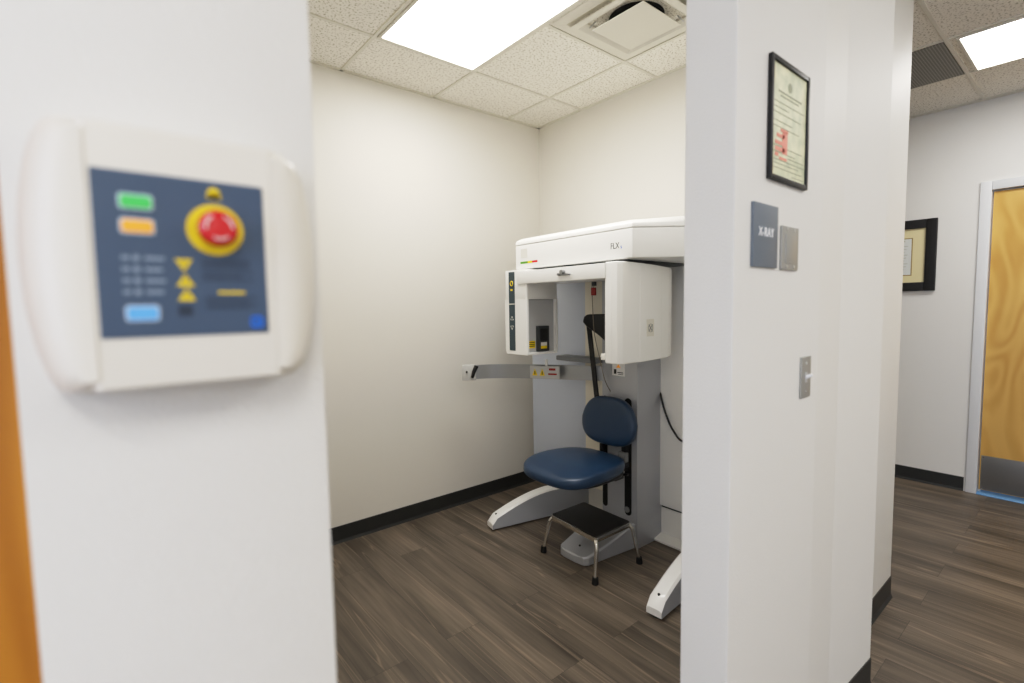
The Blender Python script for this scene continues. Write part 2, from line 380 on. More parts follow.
# ------------------------------------------------------------------ doors
def far_door():
    y1 = .622; b = NB()
    for (a, c_) in ((.563, y1), (-.475, -.417)):
        prism(b, [(XW-.014, a), (XW-.014, c_), (XW+.10, c_), (XW+.10, a)], 2, 0, 2.20, .002)
    bx(b, (XW-.0135, -.416, 2.14), (XW+.0995, .562, 2.1995), .002)
    bx(b, (XW+.045, .548, 0), (XW+.06, .563, 2.14)); bx(b, (XW+.045, -.4, 2.125), (XW+.0595, .546, 2.139)); bx(b, (XW+.045, -.417, 0), (XW+.06, -.402, 2.14))
    d = obj('door_1', b, M['casing']); d['kind'] = 'structure'
    b = NB(); bx(b, (XW+.02, -.408, .03), (XW+.06, .556, 2.13), .002); obj('door_leaf', b, M['door'], d)
    b = NB(); bx(b, (XW+.017, -.39, .035), (XW+.02, .549, .28), .0008); obj('kick_plate', b, M['steel'], d, label='brushed steel kick plate')
    b = NB()
    for (y, z) in ((.54, .268), (.54, .045), (.2, .268), (.2, .045)): tube(b, [(XW+.0172, y, z), (XW+.0155, y, z)], .004, 8)
    obj('screw', b, M['chrome'], d)
    b = NB(); tube(b, [(XW+.02, -.34, 1.0), (XW-.03, -.34, 1.0)], .011); tube(b, [(XW-.03, -.345, 1.0), (XW-.03, -.22, 1.0)], .009); tube(b, [(XW+.022, -.34, 1.0), (XW+.014, -.34, 1.0)], .028, 20)
    obj('door_handle', b, M['steel'], d)
    b = NB(); bx(b, (XW-.02, -.417, 0), (XW+.10, .563, .008), .002, 1); o = obj('threshold', b, M['doorglow'], d, label='pale blue door light painted as a glowing threshold strip')  # bluish light under the door, put into the strip's colour and faint glow
far_door()
b = NB(); bx(b, (-1.15, YS+.012, .01), (XPL, YS+.052, 2.28), .002)
d = obj('door_2', b, M['doord']); d['kind'] = 'structure'
b = NB(); tube(b, [(-1.08, YS+.012, 1.0), (-1.08, YS-.04, 1.0)], .011); tube(b, [(-1.085, YS-.04, 1.0), (-.96, YS-.04, 1.0)], .009); tube(b, [(-1.08, YS+.014, 1.0), (-1.08, YS+.004, 1.0)], .027, 20)
obj('door_handle', b, M['steel'], d)

# ------------------------------------------------------------------ exposure control panel on the pier
def control_panel():
    cx, cz, hz = .0555, 1.434, .0955
    t = thing('control_panel', 'ivory wall control panel with red emergency stop button on white pier', 'control panel', (cx, YS, cz-hz))
    F = .455; s0, s1 = -.006, .114
    b = NB(); prism(b, [(s0-.004, YS), (s0-.004, F+.004), (s0+.001, F), (s1-.001, F), (s1+.004, F+.004), (s1+.004, YS)], 2, cz-hz, cz+hz, .0025, 3)
    obj('housing', b, M['housing'], t)
    for sgn, seam in ((-1, s0), (1, s1)):
        b = NB(); rings = []
        zs = [i/24 for i in range(25)]
        for u in zs:
            tt = 2*u-1; e = 1-.55*max(0, abs(tt)-.94)/.06*.35
            out = seam+sgn*((.0425 if sgn > 0 else .0395)-.0115*tt*tt-(.010 if sgn > 0 else .004)*abs(tt)**8)
            z = cz+tt*(hz+.0006)
            ring = [(seam, YS, z)]
            k = 14
            for j in range(k+1):
                a = j/k*PI/2
                xx = seam+(out-seam)*(sgnp(math.sin(a), .9)); yy = YS-(YS-F+.0008)*e*(.12+.88*sgnp(math.cos(a), .85)) if j < k else YS-.006
                ring.append((xx, yy, z))
            ring.append((out-sgn*.001, YS, z)); rings.append(ring)
        loft(b, rings); obj('end_cap', b, M['housing'], t, 45)
    b = NB(); bx(b, (-.0035, F-.0012, 1.376), (.1065, F+.001, 1.4965), .0005, 1); scr = obj('keypad_film', b, M['slate'], t, label='slate blue keypad film')
    y0 = F-.0012
    def key(nm, x0, x1, z0, z1, m, lab):
        b = NB(); rr(b, x0-.0014, x1+.0014, z0-.0014, z1+.0014, y0, y0-.0008, .0025); rim = obj(nm, b, M['keyrim'], t, label=lab)
        b = NB(); rr(b, x0, x1, z0, z1, y0-.0006, y0-.0016, .0018); obj('key_cap', b, m, rim)
    key('button', .0125, .0305, 1.4705, 1.4790, M['green'], 'green backlit key with a pale rim')
    key('button', .0125, .0305, 1.4530, 1.4615, M['orange'], 'orange backlit key with a pale rim')
    key('button', .0125, .0305, 1.3895, 1.3985, M['blue'], 'blue backlit key with a pale rim')
    # emergency stop
    b = NB(); tube(b, [(.071, y0, 1.4585), (.071, y0-.0012, 1.4585)], .0196, 40); ring = obj('stop_ring', b, M['yellow'], t, label='round yellow backing disc')
    b = NB(); tube(b, [(.071, y0-.001, 1.4585), (.071, y0-.008, 1.4585)], .0095, 28); obj('stem', b, M['redp'], ring)
    b = NB(); P = [(.0, .0105), (.001, .0128), (.004, .0138), (.008, .0135), (.0105, .0122), (.0115, .0098), (.0110, .0060), (.0105, .001)]
    tube(b, [(.071, y0-.0065-h, 1.4585) for h, r in P], [r for h, r in P], 36); obj('stop_button', b, M['red'], t, 60, label='red mushroom emergency stop button')
    b = NB()
    for a0 in (0, 120, 240):
        pts = [(.071+.0088*math.cos(R(a0+q)), y0-.0185, 1.4585+.0088*math.sin(R(a0+q))) for q in range(0, 71, 10)]
        tube(b, pts, .0006, 6)
    obj('arrow_mark', b, M['signw'], t)
    # printed marks: faded captions, warning triangles, indicator rows
    b = NB()
    for (cx_, cz_, up) in ((.0485, 1.4305, -1), (.049, 1.4185, 1), (.0493, 1.4075, 1)):
        s = .0058; prism(b, [(cx_-s, cz_-up*s*.75), (cx_+s, cz_-up*s*.75), (cx_, cz_+up*s*.85)], 1, y0, y0-.0004)
    tube(b, [(.071, y0, 1.4868), (.071, y0-.0004, 1.4868)], .0045, 20); bx(b, (.0662, y0-.0004, 1.4828), (.0758, y0, 1.4865))
    bx(b, (.0705, y0-.0004, 1.4085), (.0895, y0, 1.4105))
    obj('warning_marks', b, M['yellow'], t)
    b = NB()
    for (cx_, cz_) in ((.049, 1.4183), (.0493, 1.4073), (.0485, 1.431)):
        bx(b, (cx_-.0005, y0-.0007, cz_-.002), (cx_+.0005, y0-.0003, cz_+.002)); 
    for k in range(3): bx(b, (.060, y0-.0004, 1.4342-.0028*k), (.094, y0, 1.4352-.0028*k))
    for k in range(3): bx(b, (.060, y0-.0004, 1.4245-.0028*k), (.096-.008*(k % 2), y0, 1.4255-.0028*k))
    for k in range(4): bx(b, (.062, y0-.0004, 1.4050-.0028*k), (.098-.006*(k % 2), y0, 1.4060-.0028*k))
    bx(b, (.0435, y0-.0004, 1.3915), (.0525, y0, 1.3998)); 
    obj('dark_print', b, M['dtext'], t)
    b = NB()
    for k in range(4):
        z = 1.4345-.0083*k
        tube(b, [(.0195, y0, z), (.0195, y0-.0004, z)], .0021, 14)
        bx(b, (.0110, y0-.0004, z-.0013), (.0155, y0, z+.0013)); bx(b, (.0245, y0-.0004, z-.0011), (.0365-.0015*(k % 2), y0, z+.0011))
    obj('indicator_marks', b, M['ltext'], t)
    b = NB(); rr(b, .0925, .1025, 1.3805, 1.3905, y0, y0-.0005, .003); lg = obj('emblem', b, M['logo'], t)
    b = NB(); bx(b, (.0945, y0-.0008, 1.3835), (.0960, y0-.0004, 1.3885)); tube(b, [(.0973+.0024*math.cos(R(a)), y0-.0007, 1.386+.0024*math.sin(R(a))) for a in range(-90, 91, 15)], .0004, 6)
    obj('emblem_mark', b, M['slate'], lg)
def rr(b, x0, x1, z0, z1, ya, yb, r, n=5):
    pts = []
    for (cx_, cz_, a0) in ((x1-r, z1-r, 0), (x0+r, z1-r, 90), (x0+r, z0+r, 180), (x1-r, z0+r, 270)):
        for k in range(n+1): a = R(a0+90*k/n); pts.append((cx_+r*math.cos(a), cz_+r*math.sin(a)))
    prism(b, pts, 1, ya, yb)
control_panel()

# ------------------------------------------------------------------ things on the sign wall
def certificate():
    x0, x1, z0, z1 = 1.149, 1.358, 1.669, 1.937
    t = thing('framed_certificate', 'thin black framed licence certificate with pink stamp hung above the room sign', 'certificate', ((x0+x1)/2, YS, z0))
    b = NB(); f = .011; ya, yb = YS, YS-.010
    for (a, c_, e, g_) in ((x0, x0+f, z0, z1), (x1-f, x1, z0, z1), (x0+f, x1-f, z0, z0+f), (x0+f, x1-f, z1-f, z1)):
        bx(b, (a, yb, e), (c_, ya, g_), .0015, 2)
    obj('frame', b, M['frame'], t)
    b = NB(); bx(b, (x0+f, YS-.005, z0+f), (x1-f, YS-.001, z1-f)); pp = obj('paper', b, M['cert'], t, label='pale green patterned paper')
    y = YS-.005; b = NB(); cx_ = (x0+x1)/2
    tube(b, [(cx_, y, 1.887), (cx_, y-.0005, 1.887)], .011, 20)
    bx(b, (cx_-.062, y-.0005, 1.866), (cx_+.066, y, 1.870)); bx(b, (cx_-.05, y-.0005, 1.858), (cx_+.05, y, 1.861))
    random.seed(3)
    for z, l, r_ in ((1.862, .02, .19), (1.850, .02, .10), (1.838, .02, .17), (1.82, .02, .12), (1.808, .02, .16), (1.765, .02, .18), (1.752, .02, .14), (1.745, .1, .19), (1.735, .02, .19), (1.727, .02, .16), (1.717, .02, .18), (1.706, .12, .19), (1.7, .02, .08)):
        z -= .018; bx(b, (x0+l, y-.0005, z-.0009), (x0+r_, y, z+.0009))
    obj('printed_text', b, M['ink'], pp)
    b = NB()
    for (a, c_, e, g_) in ((.022, .072, .0675, .076), (.022, .060, .082, .090), (.030, .070, .098, .106), (.06, .086, .064, .114), (.05, .09, .112, .119), (.022, .04, .055, .063), (.045, .085, .050, .056)):
        bx(b, (x0+a+.008, y-.0009, z0+e), (x0+c_+.008, y-.0003, z0+g_))
    obj('stamp', b, M['stamp'], pp, label='salmon pink stamp')
certificate()
b = NB(); bx(b, (1.081, YS-.006, 1.4725), (1.203, YS, 1.611), .001)
s = obj('room_sign', b, M['signg']); tag(s, 'grey-blue door sign reading X-RAY on the white wall beside the opening', 'sign')
b = NB(); text_bm(b, 'X-RAY', .028, (1.143, YS-.0065, 1.549), (1, 0, 0), (0, 0, 1), .0012, stretch=.86, bold=.0002, space=1.08); obj('lettering', b, M['signw'], s, label='white raised capital letters')
b = NB(); 
for i in range(4): tube(b, [(1.146+.005*i, YS-.006, 1.522+.004*(i % 2)), (1.146+.005*i, YS-.0066, 1.522+.004*(i % 2))], .0007, 6)
obj('braille_dots', b, M['signg'], s)
t = thing('wall_plate', 'blank two-gang steel cover plate right of the X-RAY sign', 'wall plate', (1.284, YS, 1.471))
b = NB(); prism(b, [(1.227, 1.471), (1.321, 1.471), (1.321, 1.573), (1.227, 1.573)], 1, YS, YS-.006, .002, 3); obj('cover', b, M['platesteel'], t)
b = NB(); bx(b, (1.245, YS-.0075, 1.487), (1.301, YS-.0055, 1.557), .0008); obj('insert', b, M['platesteel'], t)
for (x, z) in ((1.252, 1.479), (1.294, 1.479), (1.252, 1.565), (1.294, 1.565)):
    b = NB(); tube(b, [(x, YS-.006, z), (x, YS-.0075, z)], .003, 12); obj('screw', b, M['chrome'], t)
t = thing('light_switch', 'steel plate with single white toggle switch low on the sign wall', 'light switch', (1.394, YS, 1.145))
b = NB(); prism(b, [(1.363, 1.146), (1.425, 1.146), (1.425, 1.253), (1.363, 1.253)], 1, YS, YS-.005, .0018, 3); obj('cover', b, M['platesteel'], t)
b = NB(); bx(b, (1.388, YS-.0065, 1.186), (1.400, YS-.004, 1.212)); obj('switch_slot', b, M['lgrey'], t)
b = NB(); tube(b, [(1.394, YS-.004, 1.199), (1.394, YS-.012, 1.203), (1.394, YS-.019, 1.207)], [.0052, .0048, .0036], 10); obj('toggle', b, M['signw'], t)
for z in (1.163, 1.236):
    b = NB(); tube(b, [(1.394, YS-.005, z), (1.394, YS-.0062, z)], .0028, 10); obj('screw', b, M['chrome'], t)
# framed document in the hall
t = thing('framed_document', 'wide black frame with cream mat hung on the far hallway wall', 'picture', (XW, 1.15, 1.462))
y0, y1, z0, z1, f = .842, 1.47, 1.462, 1.992, .064
b = NB()
for (a, c_, e, g_) in ((y0, y0+f, z0, z1), (y1-f, y1, z0, z1), (y0+f, y1-f, z0, z0+f), (y0+f, y1-f, z1-f, z1)):
    bx(b, (XW-.028, a, e), (XW, c_, g_), .004, 3)
obj('frame', b, M['frame'], t)
b = NB(); bx(b, (XW-.012, y0+f, z0+f), (XW, y1-f, z1-f)); mt = obj('mat_board', b, M['mat_'], t, label='cream mat board')
b = NB(); bx(b, (XW-.0127, .983, 1.578), (XW-.0118, 1.33, 1.862)); obj('gold_line', b, M['gold'], mt)
b = NB(); bx(b, (XW-.0136, .99, 1.585), (XW-.0125, 1.322, 1.855)); dd = obj('document', b, M['paper'], t, label='white printed document')
b = NB(); bx(b, (XW-.0142, 1.03, 1.835), (XW-.0134, 1.28, 1.845))
for k in range(9): bx(b, (XW-.0142, 1.01+.01*(k % 3), 1.80-.022*k), (XW-.0134, 1.30, 1.803-.022*k))
obj('printed_text', b, M['ink'], dd)

# ------------------------------------------------------------------ panoramic x-ray machine
def xray():
    t = thing('xray_machine', 'white and silver panoramic dental x-ray machine standing against the back wall', 'x-ray machine', (2.40, 1.80, 0))
    # overhead housing
    out = [(1.85, 1.388), (1.85, 2.205), (2.10, 2.44), (2.615, 2.44), (2.615, 1.17), (2.10, 1.17)]
    b = NB(); prism(b, out, 2, 1.605, 1.739, .006, 3); hd = obj('overhead_housing', b, M['white'], t, 20)
    b = NB(); c_ = Vector((2.25, 1.81)); rings = []
    def ins(d, z): 
        r = []
        for p in out:
            q = Vector(p); v = (c_-q); q = q+v.normalized()*d; r.append((q.x, q.y, z+(q.x-1.85)*.07*min(1, max(0, (z-1.75)/.03))))
        return r
    for d, z in ((.004, 1.741), (0, 1.744), (0, 1.757), (.006, 1.765), (.022, 1.773), (.05, 1.779), (.12, 1.785)): rings.append(ins(d, z))
    loft(b, rings); obj('lid', b, M['lidw'], t, 40)
    b = NB(); bx(b, (1.90, 1.45, 1.600), (2.5, 2.18, 1.606)); tube(b, [(2.0, 1.83, 1.605), (2.0, 1.83, 1.588)], .12, 40); obj('rotation_bearing', b, M['dgrey'], t)
    # printed model name, sticker and colour bar on the front
    xf = 1.8497
    b = NB(); text_bm(b, 'FLX', .040, (xf, 1.487, 1.666), (0, -1, 0), (0, 0, 1), .0006, stretch=.78); obj('model_lettering', b, M['dgrey'], hd, label='thin dark printed letters')
    b = NB(); text_bm(b, 's', .026, (xf, 1.450, 1.660), (0, -1, 0), (0, 0, 1), .0006); obj('model_mark', b, M['logo'], hd)
    b = NB(); bx(b, (xf-.0006, 2.105, 1.667), (xf, 2.16, 1.717)); obj('pale_sticker', b, M['sticker'], hd)
    b = NB(); bx(b, (xf-.0006, 2.10, 1.634), (xf, 2.165, 1.646)); obj('green_label', b, M['greenl'], hd, label='green end of the colour bar')
    b = NB(); bx(b, (xf-.0006, 2.065, 1.634), (xf, 2.10, 1.646)); obj('yellow_label', b, M['yellow'], hd, label='yellow middle of the colour bar')
    b = NB(); bx(b, (xf-.0006, 2.02, 1.634), (xf, 2.065, 1.646)); obj('red_label', b, M['red'], hd, label='red end of the colour bar')
    # rotating arm
    b = NB(); bx(b, (1.793, 1.50, 1.517), (2.023, 2.132, 1.588), .004); arm = obj('rotating_arm', b, M['white'], t)
    b = NB(); bx(b, (1.784, 1.728, 1.545), (1.794, 1.800, 1.556), .003); tube(b, [(1.793, 1.765, 1.562), (1.772, 1.765, 1.562)], .011, 16); tube(b, [(1.793, 1.79, 1.551), (1.775, 1.79, 1.551)], .007, 12); tube(b, [(1.786, 1.735, 1.55), (1.786, 1.715, 1.548)], .005, 10)
    obj('laser_knob', b, M['steel'], arm)
    # sensor head (left) with a recess facing the tube head
    b = NB(); z0, z1 = 1.118, 1.598
    pr = [(1.815, 2.262), (1.80, 2.240), (1.80, 2.066), (1.806, 2.06), (2.034, 2.06), (2.04, 2.066), (2.04, 2.262)]
    prism(b, pr, 2, 1.432, z1, .003); prism(b, pr, 2, z0, 1.132, .003)
    prism(b, [(1.815, 2.262), (1.80, 2.240), (1.80, 2.066), (1.806, 2.06), (1.816, 2.06), (1.816, 2.262)], 2, 1.131, 1.433)
    bx(b, (2.026, 2.06, 1.131), (2.04, 2.262, 1.433)); bx(b, (1.81, 2.084, 1.131), (2.03, 2.262, 1.433))
    sh = obj('sensor_head', b, M['white'], t, 25)
    b = NB(); bx(b, (1.8165, 2.080, 1.1325), (2.0255, 2.0845, 1.4315)); obj('recess_panel', b, M['recess'], sh)
    b = NB(); bx(b, (1.885, 2.060, 1.134), (1.972, 2.081, 1.280), .004); sn = obj('sensor', b, M['dgrey'], sh)
    b = NB(); bx(b, (1.900, 2.0585, 1.195), (1.958, 2.061, 1.265), .001); obj('sensor_window', b, M['black'], sn)
    b = NB(); bx(b, (1.905, 2.0580, 1.150), (1.950, 2.0605, 1.166)); obj('warning_label', b, M['yellow'], sh)
    b = NB(); bx(b, (1.822, 2.0785, 1.155), (1.878, 2.0805, 1.197)); obj('warning_label', b, M['yellow'], sh)
    b = NB(); bx(b, (1.905, 2.0580, 1.167), (1.950, 2.0605, 1.186)); obj('white_label', b, M['sticker'], sh)
    b = NB()
    for z in (1.165, 1.175, 1.186): bx(b, (1.827, 2.0778, z), (1.873, 2.0786, z+.004))
    obj('label_print', b, M['black'], sh)
    # control strip
    b = NB(); bx(b, (1.7985, 2.160, 1.140), (1.801, 2.212, 1.588)); st = obj('control_strip', b, M['strip'], sh, label='dark teal touch strip with white and yellow icons')
    xs = 1.798
    b = NB(); tube(b, [(xs, 2.186+.011*math.cos(R(a)), 1.523+.013*math.sin(R(a))) for a in range(0, 361, 20)], .0028, 6, cap=False); bx(b, (xs-.001, 2.178, 1.481), (xs+.001, 2.194, 1.492)); obj('yellow_icon', b, M['yellow'], st)
    b = NB()
    for zc, u in ((1.325, 1), (1.272, -1)):
        q = [(xs, 2.186-.013, zc-u*.009), (xs, 2.186+.013, zc-u*.009), (xs, 2.186, zc+u*.012)]
        for k in range(3): tube(b, [q[k], q[(k+1) % 3]], .0012, 6)
    bx(b, (xs-.0008, 2.160, 1.404), (xs+.001, 2.212, 1.409)); obj('white_icon', b, M['sticker'], st)
    # tube head (right): bowed white cover
    prof = [(1.80, 1.503), (1.801, 1.468), (1.808, 1.440), (1.83, 1.426), (1.88, 1.418), (1.938, 1.412), (1.944, 1.4095), (2.02, 1.408), (2.115, 1.412), (2.12, 1.4145), (2.19, 1.420), (2.24, 1.436), (2.262, 1.47), (2.265, 1.62), (1.90, 1.585), (1.82, 1.522)]
    b = NB(); rings = []
    for z0_, z1_, e in ((1.118, 1.118, .006), (1.122, 1.122, .001), (1.13, 1.13, 0), (1.58, 1.58, 0), (1.588, 1.588, .001), (1.592, 1.592, .006)):
        ring = []
        for q in prof:
            c2 = Vector((2.03, 1.53)); v = Vector(q)-c2; p = c2+v*(1-e/.2); top = z0_ > 1.5
            ring.append((p.x, p.y, z0_-(.045*max(0, p.x-1.84) if top else -.02*max(0, p.x-1.84))))
        rings.append(ring)
    loft(b, rings); th = obj('tube_head', b, M['white'], t, 12)
    b = NB(); bx(b, (1.988, 1.4065, 1.240), (2.046, 1.4098, 1.322), .0003, 1); sq = obj('symbol_sticker', b, M['sticker'], th, label='pale square symbol sticker')
    b = NB(); cxx, czz = 2.017, 1.28
    tube(b, [(cxx-.014, 1.4055, czz+.016), (cxx+.014, 1.4055, czz-.016)], .0016, 6); tube(b, [(cxx+.014, 1.4055, czz+.016), (cxx-.014, 1.4055, czz-.016)], .0016, 6)
    tube(b, [(cxx+.017*math.cos(R(a)), 1.4055, czz+.02*math.sin(R(a))) for a in range(0, 361, 30)], .0009, 6); obj('symbol', b, M['grey'], sq)
    b = NB(); bx(b, (1.83, 1.50, 1.13), (2.1, 1.558, 1.16), .004); obj('tube_head_liner', b, M['white2'], t)
    # column
    b = NB(); prism(b, [(2.26, 1.66), (2.26, 1.912), (2.50, 1.912), (2.50, 1.655)], 2, .0, 1.606, .004); cl = obj('column', b, M['silver'], t)
    for y, w_ in ((1.722, .024), (1.890, .018)):
        b = NB(); pts = [(y-w_, .20), (y-w_, .83)]
        out2 = [(y+w_*math.cos(R(a)), .205+w_*math.sin(R(a))) for a in range(180, 361, 20)]+[(y+w_*math.cos(R(a)), 0.84+w_*math.sin(R(a))) for a in range(0, 181, 20)]
        prism(b, out2, 0, 2.2585, 2.262); sl = obj('slot', b, M['blackm'], cl)
    b = NB(); tube(b, [(2.2605, 1.727, .215), (2.252, 1.727, .215)], .017, 20); obj('slot_knob', b, M['grey'], cl)
    b = NB(); bx(b, (2.2583, 1.745, .985), (2.2603, 1.835, 1.055)); lb = obj('warning_sticker', b, M['signw'], cl)
    b = NB(); prism(b, [(1.775, 1.032), (1.805, 1.032), (1.79, 1.052)], 0, 2.2575, 2.2586); obj('sticker_triangle', b, M['orange'], lb)
    b = NB(); bx(b, (2.2575, 1.805, .995), (2.2586, 1.822, 1.022)); bx(b, (2.2575, 1.757, 1.002), (2.2586, 1.797, 1.007)); bx(b, (2.2575, 1.757, .993), (2.2586, 1.79, .996)); obj('sticker_print', b, M['black'], lb)
    # foot plate
    b = NB(); rings = []
    for x, yl, yr, h in ((1.885, 1.79, 1.87, .040), (1.893, 1.735, 1.905, .048), (1.915, 1.716, 1.925, .053), (2.05, 1.70, 1.94, .082), (2.27, 1.672, 1.96, .15)):
        rings.append([(x, yr, .006), (x, yr, h-.008), (x, yr-.008, h), (x, yl+.008, h), (x, yl, h-.008), (x, yl, .006)])
    loft(b, rings); obj('foot_plate', b, M['silver'], t, 30)
    b = NB(); tube(b, [(1.96, 1.82, .060), (1.957, 1.82, .0665)], .006, 12); obj('screw', b, M['black'], t)
    # rear frame
    for ya, yb in ((2.12, 2.635), (1.00, 1.66)):
        b = NB(); bx(b, (2.35 if ya > 2 else 2.475, ya, .205), (2.45 if ya > 2 else 2.56, yb, 1.606), .006); obj('rear_panel', b, M['panel'] if ya > 2 else M['rearp'], t)
    b = NB(); bx(b, (2.34, 1.90, .23), (2.352, 2.118, 1.60), .002); obj('spine_cover', b, M['cream'], t)
    b = NB(); bx(b, (2.494, 1.01, .18), (2.55, 2.41, .25)); obj('gap_shade', b, M['blackm'], t)  # black strip added for the shade in the open gap below the rear panels
    b = NB(); prism(b, [(2.49, .19), (2.49, .035), (2.42, .016), (2.42, .004), (2.57, .004), (2.57, .19)], 1, 1.00, 2.42, .004); obj('crossbar', b, M['white2'], t)
    # legs: curved blades, tapering to the toe
    def leg(p0, p1, w0, w1):
        p0 = Vector(p0); p1 = Vector(p1); d = (p1-p0).normalized(); nn = Vector((-d.y, d.x)); b = NB(); rings = []
        L = (p1-p0).length
        for i in range(22):
            u = i/21; s = u*L; c_ = p0+d*s; w_ = (w0+(w1-w0)*u)/2
            h = .05+.164*math.sin(min(1, .08+u*1.25)*PI/2)-.05*u*u
            if i == 0: h = .045
            e = .010
            rings.append([(*(c_+nn*w_), .012), (*(c_+nn*w_), h-e), (*(c_+nn*(w_-e)), h), (*(c_-nn*(w_-e)), h), (*(c_-nn*w_), h-e), (*(c_-nn*w_), .012)])
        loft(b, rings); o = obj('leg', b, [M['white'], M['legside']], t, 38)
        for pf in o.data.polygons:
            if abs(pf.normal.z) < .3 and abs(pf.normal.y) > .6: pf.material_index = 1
        b = NB(); c2 = p0+d*.045; hh = .05+.164*math.sin((.08+.045/L*1.25)*PI/2); tube(b, [(c2.x, c2.y, hh-.01), (c2.x-.002, c2.y, hh+.003)], .006, 12); obj('bolt', b, M['black'], o)
        b = NB(); c3 = p0+d*.03; tube(b, [(c3.x, c3.y, 0), (c3.x, c3.y, .013)], .024, 16); c3 = p0+d*(L*.5); tube(b, [(c3.x, c3.y, 0), (c3.x, c3.y, .013)], .02, 16); obj('leveling_foot', b, M['rubber'], o)
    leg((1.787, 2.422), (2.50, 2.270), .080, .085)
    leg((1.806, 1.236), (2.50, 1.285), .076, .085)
    # patient handle band and its sticker plate
    path = spline([(1.70, 2.567), (1.78, 2.52), (1.86, 2.475), (1.93, 2.405), (2.00, 2.30), (2.07, 2.20), (2.16, 2.07), (2.27, 1.915)] and [(1.75, 2.53, 0), (1.79, 2.505, 0), (1.86, 2.47, 0), (1.94, 2.40, 0), (2.02, 2.30, 0), (2.09, 2.19, 0), (2.17, 2.05, 0), (2.265, 1.91, 0)], 8)
    b = NB(); rings = []
    for i, p in enumerate(path):
        d = (path[min(i+1, len(path)-1)]-path[max(i-1, 0)]).normalized(); nn = Vector((d.y, -d.x, 0))*.006
        rings.append([p+nn+Vector((0, 0, .944)), p+nn+Vector((0, 0, 1.031)), p-nn+Vector((0, 0, 1.031)), p-nn+Vector((0, 0, .944))])
    loft(b, rings); hb = obj('handle_band', b, M['steel'], t, 30, label='curved brushed steel handle band')
    b = NB(); pts = [Vector((1.700, 2.567)), Vector((1.770, 2.515))]; d = (pts[1]-pts[0]).normalized(); nn = Vector((d.y, -d.x))*.014
    prism(b, [tuple(pts[0]-nn), tuple(pts[0]+nn), tuple(pts[1]+nn), tuple(pts[1]-nn)], 2, .936, 1.034, .004); eb = obj('end_bracket', b, M['lgrey'], hb)
    q = pts[0]+d*.075-nn*0+nn*1.1; b = NB(); tube(b, [(q.x+.012, q.y-.012, 1.028), (q.x-.004, q.y-.004, .99), (q.x-.012, q.y+.004, .955)], [.014, .012, .009], 10); obj('lever', b, M['black'], eb)
    q = pts[0]+d*.03+nn; b = NB(); tube(b, [(q.x+.002, q.y+.002, .99), (q.x-.004, q.y-.004, .99)], .006, 10); obj('screw', b, M['black'], eb)
    b = NB(); P0 = Vector((1.980, 2.238)); P1 = Vector((2.075, 2.080)); d = (P1-P0).normalized(); nn = Vector((d.y, -d.x))*.012
    if nn.x > 0: nn = -nn
    prism(b, [tuple(P0), tuple(P0+nn), tuple(P1+nn), tuple(P1)], 2, .957, 1.032, .002); pl = obj('sticker_plate', b, M['lgrey'], t)
    r3 = Vector((d.x, d.y, 0)); o3 = Vector((*(P0+nn), 0)); n3 = Vector((nn.x, nn.y, 0)).normalized()
    def onpl(b, poly, e=.0012):
        t_ = bmesh.new()
        v = [t_.verts.new(o3+r3*u+Vector((0, 0, z))+n3*e) for u, z in poly]; t_.faces.new(v); merge(b, t_)
    b = NB()
    for u0 in (.032, .078): onpl(b, [(u0-.017, .974), (u0+.017, .974), (u0, 1.017)])
    obj('warning_triangle', b, M['yellow'], pl)
    b = NB()
    for u0 in (.032, .078): onpl(b, [(u0-.003, .981), (u0+.003, .981), (u0+.002, 1.001), (u0-.002, 1.001)], .002)
    obj('triangle_mark', b, M['black'], pl)
    b = NB(); onpl(b, [(.120, 1.007), (.160, 1.007), (.160, 1.020), (.120, 1.020)]); onpl(b, [(.115, .980), (.168, .980), (.168, .990), (.115, .990)]); obj('red_label', b, M['redp'], pl)
    b = NB(); tube(b, [(2.05, 2.17, 1.02), (2.05, 2.17, 1.068)], .009, 14); obj('chin_post', b, M['white'], t)
    b = NB(); bx(b, (2.20, 1.915, 1.048), (2.30, 2.24, 1.078), .006); obj('support_shelf', b, M['grey'], t)
    # cable loop at the right
    b = NB(); tube(b, spline([(2.49, 1.67, .90), (2.467, 1.645, .85), (2.463, 1.615, .77), (2.463, 1.565, .675), (2.462, 1.49, .618), (2.462, 1.33, .64), (2.462, 1.18, .80), (2.48, 1.12, .95)], 8), .006, 8); obj('cable', b, M['black'], t)
    return t
xray()

# ------------------------------------------------------------------ pull tag on its cord
t = thing('pull_tag', 'small red plastic tag hanging on a thin cord under the machine arm', 'tag', (2.02, 1.765, 1.42))
b = NB(); bx(b, (2.016, 1.752, 1.445), (2.026, 1.782, 1.487), .003); obj('red_tab', b, M['redp'], t)
b = NB(); bx(b, (2.012, 1.752, 1.495), (2.028, 1.775, 1.517), .003); obj('clip', b, M['dgrey'], t)
b = NB(); tube(b, spline([(2.02, 1.778, 1.50), (2.02, 1.774, 1.40), (2.03, 1.772, 1.25), (2.06, 1.765, 1.12), (2.12, 1.775, .98), (2.2, 1.80, .9)], 6), .0022, 6); tube(b, [(2.02, 1.765, 1.518), (2.02, 1.765, 1.48)], .002, 6); obj('cord', b, M['wire'], t)

